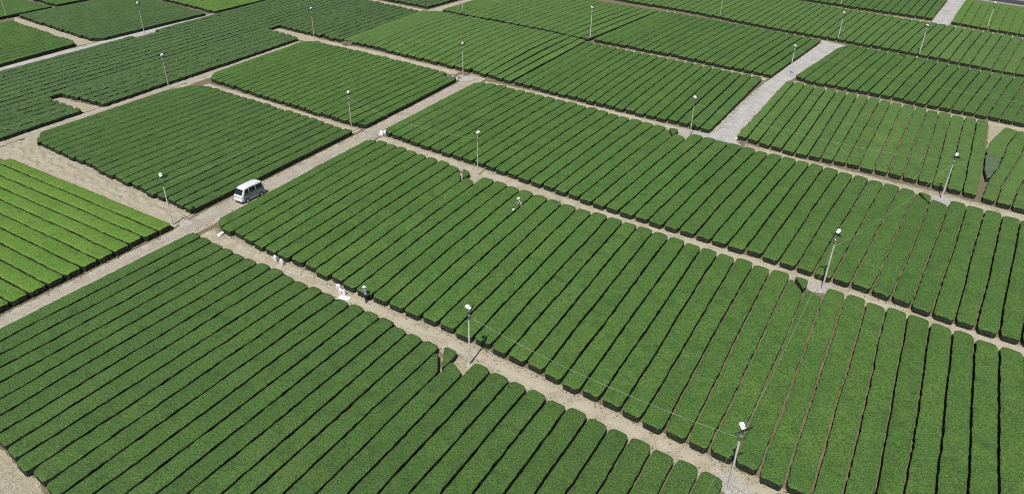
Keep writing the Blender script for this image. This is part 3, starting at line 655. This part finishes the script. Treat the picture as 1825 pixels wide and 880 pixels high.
# short leaning stake on the seam
bm = bmesh.new(); add_tube(bm, (0, 0, 0), (.55, .25, 1.75), .05, .05, 8); add_box(bm, (.55, .25, 1.75), (.12, .12, .04))
o = bm_obj('leaning_stake', bm, M_POLEY, None); o.location = (-97.3, 144.6, 0); tag(o, 'short leaning cream stake on the trimmed seam left of a pole', 'stake')

# ------------------------------------------------------------------ white sacks and sheets
def sack(loc, size, rz, lean, label, seed, group='white sacks left beside the hedges', crumple=.12, name='white_sack'):
    bm = bmesh.new(); bmesh.ops.create_cube(bm, size=1); bmesh.ops.subdivide_edges(bm, edges=bm.edges[:], cuts=5, use_grid_fill=True)
    for v in bm.verts:
        p = v.co * 2; q = p.normalized() * max(abs(p.x), abs(p.y), abs(p.z)); p = p * .55 + q * .45
        t = (p.z + 1) / 2; pin = 1 - .35 * max(0, t - .75) / .25
        n_ = mnoise.noise(Vector((p.x * 2.3 + seed, p.y * 2.3, p.z * 2.3))) * crumple * 2.2 + mnoise.noise(Vector((p.x * 6 + seed, p.y * 6, p.z * 6))) * crumple
        p.x *= pin * (1 + n_); p.y *= pin * (1 + n_)
        if p.z > .8: p.z += mnoise.noise(Vector((p.x * 4 + seed, p.y * 4, 2))) * .5
        v.co = Vector((p.x * size[0] / 2, p.y * size[1] / 2, (p.z + .93) * size[2] / 2))
    bmesh.ops.transform(bm, matrix=Matrix.Rotation(lean, 4, 'X'), verts=bm.verts)
    zmin = min(v.co.z for v in bm.verts)
    for v in bm.verts: v.co.z -= zmin + .01
    o = bm_obj(name, bm, M_SACK, None, True); o.location = loc; o.rotation_euler = (0, 0, rz); tag(o, label, 'sack', group); return o
sack((-61.35, 44.8, .01), (.42, .95, .28), R(15), 0, 'white sack lying flat near the track corner', 1)
sack((-52.35, 43.95, .01), (.42, .3, .78), .3, .12, 'left one of two upright white sacks on the path', 2)
sack((-51.25, 43.75, .01), (.42, .3, .78), -.2, .1, 'right one of two upright white sacks on the path', 3)
sack((-43.35, 43.3, .01), (.48, .36, .75), .5, .18, 'left upright white sack in the group with a white sheet', 4, crumple=.2)
sack((-42.95, 43.0, .01), (.4, .3, .5), -.7, -.25, 'low crumpled white sack leaning at the front of the sheet group', 5, crumple=.25)
sack((-42.35, 42.95, .01), (.36, .3, .66), 0, .05, 'right upright white sack in the group with a white sheet', 6)
sack((-64.95, 76.95, .03), (.5, .45, .62), .4, .2, 'crumpled white sack, left of the pair at the crossing', 7, crumple=.3)
sack((-64.45, 77.1, .03), (.42, .5, .7), -.6, -.15, 'crumpled white sack, right of the pair at the crossing', 8, crumple=.3)
sack((-64.75, 76.5, .03), (.6, .35, .3), .1, 0, 'low white bundle in front of the crumpled sack pair', 9, crumple=.35)
sack((-20.9, 102.95, .03), (.36, .3, .34), 0, 0, 'small white bag at the corner of the hedges below the gravel road', 10)
sack((-36.7, 65.6, .35), (.3, .4, .5), .2, .1, 'white bag standing in the furrow beside the person in pale clothes', 11)
# flat sheet
n = 8; v = []
for j in range(n + 1):
    for i in range(n + 1):
        v.append(((i / n - .5) * 1.15, (j / n - .5) * .62, .05 + .03 * mnoise.noise(Vector((i * .6, j * .6, 3)))))
o = mesh_obj('white_sheet', v, [(j * (n + 1) + i, j * (n + 1) + i + 1, (j + 1) * (n + 1) + i + 1, (j + 1) * (n + 1) + i) for j in range(n) for i in range(n)], M_SHEET, None, True)
sm = o.modifiers.new('thickness', 'SOLIDIFY'); sm.thickness = .03
o.location = (-42.0, 42.55, .01); o.rotation_euler = (0, 0, R(12)); tag(o, 'flat white folded sheet on the soil path in front of sacks', 'sheet')
# small pots by the central crossing
def pot(x, y, s, lb):
    bm = bmesh.new(); add_tube(bm, (0, 0, 0), (0, 0, .32 * s), .13 * s, .17 * s, 14, True)
    bmesh.ops.delete(bm, geom=[f for f in bm.faces if f.calc_center_median().z > .3 * s], context='FACES')
    add_tube(bm, (0, 0, .30 * s), (0, 0, .34 * s), .185 * s, .185 * s, 14, False)
    o = bm_obj('white_pot', bm, M_WHITE, None); sd_ = o.modifiers.new('wall', 'SOLIDIFY'); sd_.thickness = .012
    o.location = (x, y, .05); tag(o, lb, 'pot', 'white pots by the central crossing')
pot(-70.9, 104.1, 1.1, 'white pot among dry weeds, left of the other pot'); pot(-70.0, 104.0, 1.0, 'white pot among dry weeds, right of the other pot')

# ------------------------------------------------------------------ the van
M_VAN = plain('white_van_paint', (.68, .69, .69), .28, 0, .5); M_VANLOW = plain('grey_lower_panel', (.42, .43, .44), .4)
M_GLASS = plain('dark_window_glass', (.012, .016, .018), .08, 0, .8); M_TYRE = plain('tyre_rubber', (.02, .02, .02), .8); M_RIM = plain('steel_rim', (.55, .55, .55), .35, .6)
M_LAMP = plain('headlamp_glass', (.62, .64, .62), .1); M_BLK = plain('black_trim', (.025, .025, .025), .5); M_ORG = plain('indicator_amber', (.6, .22, .03), .2); M_RED = plain('tail_lamp_red', (.4, .02, .015), .25)
M_PLATE = plain('pale_number_plate', (.62, .62, .56), .5); M_SILV = plain('silver_side_paint', (.40, .41, .42), .3, .3)
van = empty('parked_van', (0, 0, 0)); tag(van, 'small white delivery van parked on the dirt track', 'van')
W2 = .72
# side profile (y forward = -Y nose). stations: y, z_bottom, z_belt, z_roof, half widths (low, belt, roof)
ST = [(-1.68,.34,.86,.98,.60,.62,.52),(-1.62,.28,.98,1.08,.69,.68,.58),(-1.50,.26,1.04,1.28,.72,.71,.60),(-1.28,.25,1.06,1.62,.725,.715,.60),(-1.08,.25,1.06,1.80,.725,.715,.60),(-.80,.25,1.06,1.86,.725,.715,.605),
      (0,.25,1.06,1.90,.73,.72,.61),(.9,.25,1.06,1.89,.73,.72,.61),(1.35,.26,1.06,1.84,.725,.715,.60),(1.55,.28,1.06,1.74,.72,.71,.585),(1.66,.32,1.02,1.45,.69,.68,.57),(1.70,.36,.98,1.12,.66,.65,.57)]
bm = bmesh.new(); rings = []
for (y, zb, zm, zr, wl_, wm, wr) in ST:
    pr = [(wl_ * .93, zb), (wl_, zb + .12), (wl_, (zb + zm) / 2), (wm, zm), ((wm + wr) / 2 + .015, (zm + zr) / 2), (wr, zr - .09 * min(1, zr - zm + .2)), (wr * .78, zr - .015), (0, zr + .015)]
    ring = [bm.verts.new((x, y, z)) for x, z in pr] + [bm.verts.new((-x, y, z)) for x, z in pr[-2::-1]]
    rings.append(ring)
for a, b in zip(rings, rings[1:]):
    for i in range(len(a) - 1): bm.faces.new((a[i], a[i + 1], b[i + 1], b[i]))
    bm.faces.new((a[-1], a[0], b[0], b[-1]))
bm.faces.new(rings[0]); bm.faces.new(rings[-1][::-1]); bmesh.ops.recalc_face_normals(bm, faces=bm.faces[:])
for f_ in bm.faces:
    cc = f_.calc_center_median()
    if abs(f_.normal.x) > .6 and cc.z < 1.0 and cc.y > -1.5: f_.material_index = 1
body = bm_obj('body', bm, [M_VAN, M_SILV], van)
def quad_panel(name, pts, m, th=.012, parent=van, nrm=None):
    P3 = [Vector(p) for p in pts]; nn = nrm or (P3[1] - P3[0]).cross(P3[2] - P3[0]).normalized(); nn = Vector(nn)
    v_ = P3 + [p - nn * th for p in P3]; k = len(P3); f_ = [tuple(range(k)), tuple(range(2 * k - 1, k - 1, -1))] + [(i, i + k, (i + 1) % k + k, (i + 1) % k) for i in range(k)]
    bm_ = bmesh.new(); vv = [bm_.verts.new(p) for p in v_]
    for q in f_: bm_.faces.new([vv[i] for i in q])
    bmesh.ops.recalc_face_normals(bm_, faces=bm_.faces[:]); return bm_obj(name, bm_, m, parent, False, .004)
def xs_at(y, z):   # half width of the body side at y,z
    ys_ = [s[0] for s in ST]; g = lambda i: np.interp(y, ys_, [s[i] for s in ST])
    zm, zr, wm, wr, wl_ = g(2), g(3), g(5), g(6), g(4)
    if z < zm: return wl_
    return wm + (wr - wm) * min(1, (z - zm) / max(.05, (zr - .09 - zm))) + .012
for s in (-1, 1):
    for (y0, y1, y0t, y1t, zt) in ((-1.30, -.62, -1.06, -.60, 1.66), (-.52, .36, -.50, .36, 1.70), (.46, 1.46, .46, 1.36, 1.66)):
        pts = [(s * (xs_at(y0, 1.12) + .022), y0, 1.12), (s * (xs_at(y1, 1.12) + .022), y1, 1.12), (s * (xs_at(y1t, zt) + .024), y1t, zt), (s * (xs_at(y0t, zt) + .024), y0t, zt)]
        gw = quad_panel('side_window', pts, M_GLASS, .03, van, (s, 0, .15))
    # seams, handles, mirror, lower panel
    quad_panel('door_seam', [(s * .735, -.57, .42), (s * .735, -.555, .42), (s * .727, -.555, 1.08), (s * .727, -.57, 1.08)], M_BLK, .01, van, (s, 0, 0))
    quad_panel('door_seam', [(s * .738, .40, .42), (s * .738, .415, .42), (s * .732, .415, 1.08), (s * .732, .40, 1.08)], M_BLK, .01, van, (s, 0, 0))
    quad_panel('door_handle', [(s * .748, -.72, .93), (s * .748, -.60, .93), (s * .745, -.60, .98), (s * .745, -.72, .98)], M_BLK, .02, van, (s, 0, 0))
    quad_panel('door_handle', [(s * .750, -.50, .93), (s * .750, -.38, .93), (s * .747, -.38, .98), (s * .747, -.50, .98)], M_BLK, .02, van, (s, 0, 0))
    quad_panel('sill_trim', [(s * .738, -.80, .27), (s * .742, .72, .27), (s * .742, .72, .38), (s * .738, -.80, .38)], M_VANLOW, .02, van, (s, 0, 0))
    bm = bmesh.new(); add_box(bm, (s * .86, -1.22, 1.18), (.05, .14, .20)); add_tube(bm, (s * .72, -1.2, 1.12), (s * .86, -1.2, 1.14), .018, .018, 8); bm_obj('wing_mirror', bm, M_BLK, van, True, .01)
    hl = quad_panel('headlight', [(s * .62, -1.70, .72), (s * .36, -1.715, .72), (s * .36, -1.71, .88), (s * .60, -1.69, .88)], M_LAMP, .04, van, (0, -1, 0))
    quad_panel('indicator', [(s * .68, -1.66, .73), (s * .64, -1.70, .73), (s * .62, -1.69, .87), (s * .665, -1.65, .87)], M_ORG, .03, van, (s * .5, -1, 0))
    quad_panel('tail_light', [(s * .66, 1.715, .78), (s * .52, 1.72, .78), (s * .52, 1.70, 1.04), (s * .65, 1.695, 1.04)], M_RED, .04, van, (0, 1, 0))
quad_panel('windscreen', [(-.59, -1.632, 1.12), (.59, -1.632, 1.12), (.53, -1.29, 1.68), (-.53, -1.29, 1.68)], M_GLASS, .05, van, (0, -.85, .5))
quad_panel('wiper', [(-.5, -1.645, 1.13), (.1, -1.645, 1.13), (.1, -1.63, 1.15), (-.5, -1.63, 1.15)], M_BLK, .01, van, (0, -.85, .5))
quad_panel('rear_window', [(-.54, 1.735, 1.14), (.54, 1.735, 1.14), (.50, 1.65, 1.62), (-.50, 1.65, 1.62)], M_GLASS, .03, van, (0, 1, .15))
quad_panel('grille', [(-.34, -1.712, .74), (.34, -1.712, .74), (.34, -1.706, .82), (-.34, -1.706, .82)], M_VANLOW, .02, van, (0, -1, 0))
quad_panel('cowl', [(-.60, -1.665, .955), (.60, -1.665, .955), (.60, -1.63, 1.005), (-.60, -1.63, 1.005)], M_VANLOW, .01, van, (0, -1, .4))
bm = bmesh.new(); add_box(bm, (0, -1.74, .46), (1.40, .14, .20)); bm_obj('front_bumper', bm, M_VAN, van, True, .03)
bm = bmesh.new(); add_box(bm, (0, 1.74, .44), (1.38, .12, .18)); bm_obj('rear_bumper', bm, M_VAN, van, True, .03)
bm = bmesh.new(); add_box(bm, (0, -1.80, .34), (1.2, .06, .06)); bm_obj('air_dam', bm, M_BLK, van, True, .01)
bm = bmesh.new(); add_box(bm, (0, -1.818, .47), (.33, .012, .165)); bm_obj('number_plate', bm, M_PLATE, van, False)
for s in (-1, 1):
    for y in (-.98, 1.12):
        bm = bmesh.new(); add_tube(bm, (s * .70 - .075, y, .27), (s * .70 + .055, y, .27), .27, .27, 24); wh = bm_obj('wheel', bm, M_TYRE, van, True, .02)
        bm = bmesh.new(); add_tube(bm, (s * .757 if s > 0 else s * .777, y, .27), (s * .777 if s > 0 else s * .757, y, .27), .16, .16, 20); bm_obj('rim', bm, M_RIM, wh, True)
        bm = bmesh.new()
        arc = [(math.cos(a) * .33, math.sin(a) * .33) for a in np.linspace(0, math.pi, 13)]
        va = [[bm.verts.new((s * .738, y + a, max(.27, .27 + b))), bm.verts.new((s * .738, y + a * .82, max(.27, .27 + b * .82)))] for a, b in arc]
        for a, b in zip(va, va[1:]): bm.faces.new((a[0], b[0], b[1], a[1]))
        ws = bm_obj('wheel_arch', bm, M_BLK, van, False)
van.location = (-65.45, 52.75, .02); van.rotation_euler = (0, 0, R(-1)); van.scale = (1, 1, 1)

# ------------------------------------------------------------------ people
def skin_chain(name, pts, m, parent, sub=2):
    """pts: list of (co, (rx,ry), parent_index)"""
    me = bpy.data.meshes.new(name); me.from_pydata([p[0] for p in pts], [(p[2], i) for i, p in enumerate(pts) if p[2] is not None], [])
    o = bpy.data.objects.new(name, me); COL.objects.link(o); o.parent = parent; me.materials.append(m)
    md = o.modifiers.new('skin', 'SKIN'); md.use_smooth_shade = True
    for i, p in enumerate(pts): me.skin_vertices[0].data[i].radius = p[1]; 
    me.skin_vertices[0].data[0].use_root = True
    ss = o.modifiers.new('sub', 'SUBSURF'); ss.levels = sub; ss.render_levels = sub; return o
M_SKIN = plain('skin', (.48, .29, .20), .6); M_HAIR = plain('dark_hair', (.015, .012, .010), .6)
def person(loc, rz, label, lean, shirt, trousers, hat, arm_f, seed, hair=False, step=.12):
    e = empty('person', loc, rz); tag(e, label, 'person')
    S = math.sin(lean); Cc = math.cos(lean)
    def T(x, y, z):   # lean the upper body forward (+Y is where they face) about the hips at z=.92
        dz = z - .92
        return (x, y * Cc + dz * S, .92 + dz * Cc - y * S) if z > .92 else (x, y, z)
    B = [((0, 0, .94), (.15, .11), None), (T(0, .0, 1.08), (.135, .10), 0), (T(0, .01, 1.24), (.155, .11), 1), (T(0, 0, 1.38), (.14, .09), 2), (T(0, 0, 1.46), (.06, .055), 3), (T(0, .02, 1.53), (.05, .05), 4),
         ((.09, 0, .88), (.10, .10), 0), ((.10, step + .03, .50), (.062, .062), 6), ((.10, step - .03, .10), (.042, .045), 7), ((.10, step + .12, .05), (.045, .035), 8),
         ((-.09, 0, .88), (.10, .10), 0), ((-.10, -step + .06, .50), (.062, .062), 10), ((-.10, -step - .03, .10), (.042, .045), 11), ((-.10, -step + .12, .05), (.045, .035), 12)]
    arms = []
    for s in (1, -1):
        a = arm_f if s > 0 else arm_f * .7
        sh = T(s * .19, 0, 1.38); el = Vector(sh) + Vector((s * .05, math.sin(a) * .28, -math.cos(a) * .28)); wr = el + Vector((-s * .04, math.sin(a + .5) * .25, -math.cos(a + .5) * .25))
        b0 = len(B); B.append((sh, (.06, .06), 3)); B.append((tuple(el), (.042, .042), b0)); B.append((tuple(wr), (.028, .028), b0 + 1)); arms.append((s, wr, a + .5))
    skin_chain('body', [B[i] for i in range(len(B))], shirt, e)
    # trousers over the legs
    g = 1.12
    skin_chain('trousers', [((0, -.005, .93), (.165, .125), None), ((.09, 0, .86), (.112, .112), 0), ((.10, step + .03, .50), (.078, .078), 1), ((.10, step - .03, .12), (.062, .062), 2),
                            ((-.09, 0, .86), (.112, .112), 0), ((-.10, -step + .06, .50), (.078, .078), 4), ((-.10, -step - .03, .12), (.062, .062), 5)], trousers, e)
    # hands with fingers
    for s, wr, a in arms:
        d = Vector((0, math.sin(a), -math.cos(a))); sd_ = Vector((1, 0, 0)); pm = wr + d * .05
        pts = [(tuple(wr + d * .005), (.026, .018), None), (tuple(wr + d * .07), (.036, .014), 0)]
        for q in range(4):
            r0 = pm + sd_ * (q - 1.5) * .019 + d * .03; L_ = (.06, .07, .065, .05)[q]; up = Vector((0, math.cos(a), math.sin(a))) * -.012
            i0 = len(pts); pts.append((tuple(r0), (.010, .010), 1)); pts.append((tuple(r0 + d * L_ * .55), (.009, .009), i0)); pts.append((tuple(r0 + d * L_ + up), (.008, .008), i0 + 1))
        i0 = len(pts); pts.append((tuple(wr + d * .03 - sd_ * s * .03), (.011, .011), 0)); pts.append((tuple(wr + d * .075 - sd_ * s * .048), (.010, .010), i0))
        skin_chain('hand', pts, M_SKIN, e, 1)
    # head
    hc = Vector(T(0, .03, 1.62)); bm = bmesh.new(); bmesh.ops.create_uvsphere(bm, u_segments=20, v_segments=14, radius=1)
    for v_ in bm.verts:
        p = v_.co; z = p.z; f_ = 1 - .18 * max(0, -z); x, y = p.x * .076 * f_, p.y * .092 * f_
        if y > .06 and abs(p.x) < .22 and -.35 < z < .15: y += .022 * (1 - abs(p.x) / .22) * (1 - abs(z + .1) / .25 if abs(z + .1) < .25 else 0)
        if y > .05 and .05 < z < .3 and .2 < abs(p.x) < .6: y -= .006
        v_.co = Vector((x, y, z * .112))
    for s in (-1, 1):
        add_box(bm, (s * .077, -.005, 0), (.014, .03, .055)); 
    bmesh.ops.transform(bm, matrix=Matrix.Translation(hc) @ Matrix.Rotation(-lean * .8, 4, 'X'), verts=bm.verts)
    hd = bm_obj('head', bm, M_SKIN, e)
    fr = Matrix.Translation(hc) @ Matrix.Rotation(-lean * .8, 4, 'X')
    for s in (-1, 1):
        bm = bmesh.new(); bmesh.ops.create_uvsphere(bm, u_segments=8, v_segments=6, radius=.011); bmesh.ops.transform(bm, matrix=fr @ Matrix.Translation((s * .03, .083, .012)), verts=bm.verts); bm_obj('eye', bm, M_HAIR, hd)
    bm = bmesh.new(); add_box(bm, (0, .083, -.05), (.045, .008, .01)); bmesh.ops.transform(bm, matrix=fr, verts=bm.verts); bm_obj('mouth', bm, plain('lip', (.35, .12, .10)), hd)
    bm = bmesh.new(); bmesh.ops.create_uvsphere(bm, u_segments=18, v_segments=12, radius=1)
    bmesh.ops.delete(bm, geom=[v_ for v_ in bm.verts if v_.co.z < (-.1 if v_.co.y < .2 else .35)], context='VERTS')
    for v_ in bm.verts: v_.co = Vector((v_.co.x * .086, v_.co.y * .1 - .005, v_.co.z * .122 + .006))
    bmesh.ops.transform(bm, matrix=fr, verts=bm.verts); bm_obj('hair', bm, M_HAIR, e)
    if hat is not None:
        bm = bmesh.new(); prof = [(0, .135), (.06, .13), (.092, .10), (.10, .045), (.17, .02), (.205, -.005), (.20, -.012), (.10, .03)]; k = 20; rg_ = []
        for r_, z in prof: rg_.append([bm.verts.new((r_ * math.cos(q * 6.2832 / k), r_ * 1.08 * math.sin(q * 6.2832 / k), z)) for q in range(k)] if r_ else [bm.verts.new((0, 0, z))])
        for q in range(k): bm.faces.new((rg_[0][0], rg_[1][q], rg_[1][(q + 1) % k]))
        for a_, b_ in zip(rg_[1:], rg_[2:]):
            for q in range(k): bm.faces.new((a_[q], b_[q], b_[(q + 1) % k], a_[(q + 1) % k]))
        bmesh.ops.recalc_face_normals(bm, faces=bm.faces[:]); bmesh.ops.transform(bm, matrix=fr @ Matrix.Translation((0, 0, .03)), verts=bm.verts); bm_obj('sun_hat', bm, hat, e)
    return e
M_PALE = plain('pale_grey_shirt', (.55, .56, .54), .9, 0, .2, 6.0); M_NAVY = plain('dark_trousers', (.025, .028, .035), .9); M_GREYT = plain('grey_trousers', (.30, .31, .30), .9)
M_HAT = plain('cream_hat', (.72, .68, .52), .9); M_HATW = plain('white_hat', (.80, .80, .78), .9); M_GSH = plain('grey_work_shirt', (.22, .24, .26), .9)
person((-36.5, 67.0, .05), R(120), 'person in pale grey work clothes bending in a furrow between the hedges', .4, M_PALE, M_GREYT, M_HAT, .45, 1)
person((-39.75, 43.05, .0), R(60), 'person with white hat and dark trousers standing on the soil path', .3, M_GSH, M_NAVY, M_HATW, .4, 2)
print('rows', len(ROWS), 'individual', len(indiv))
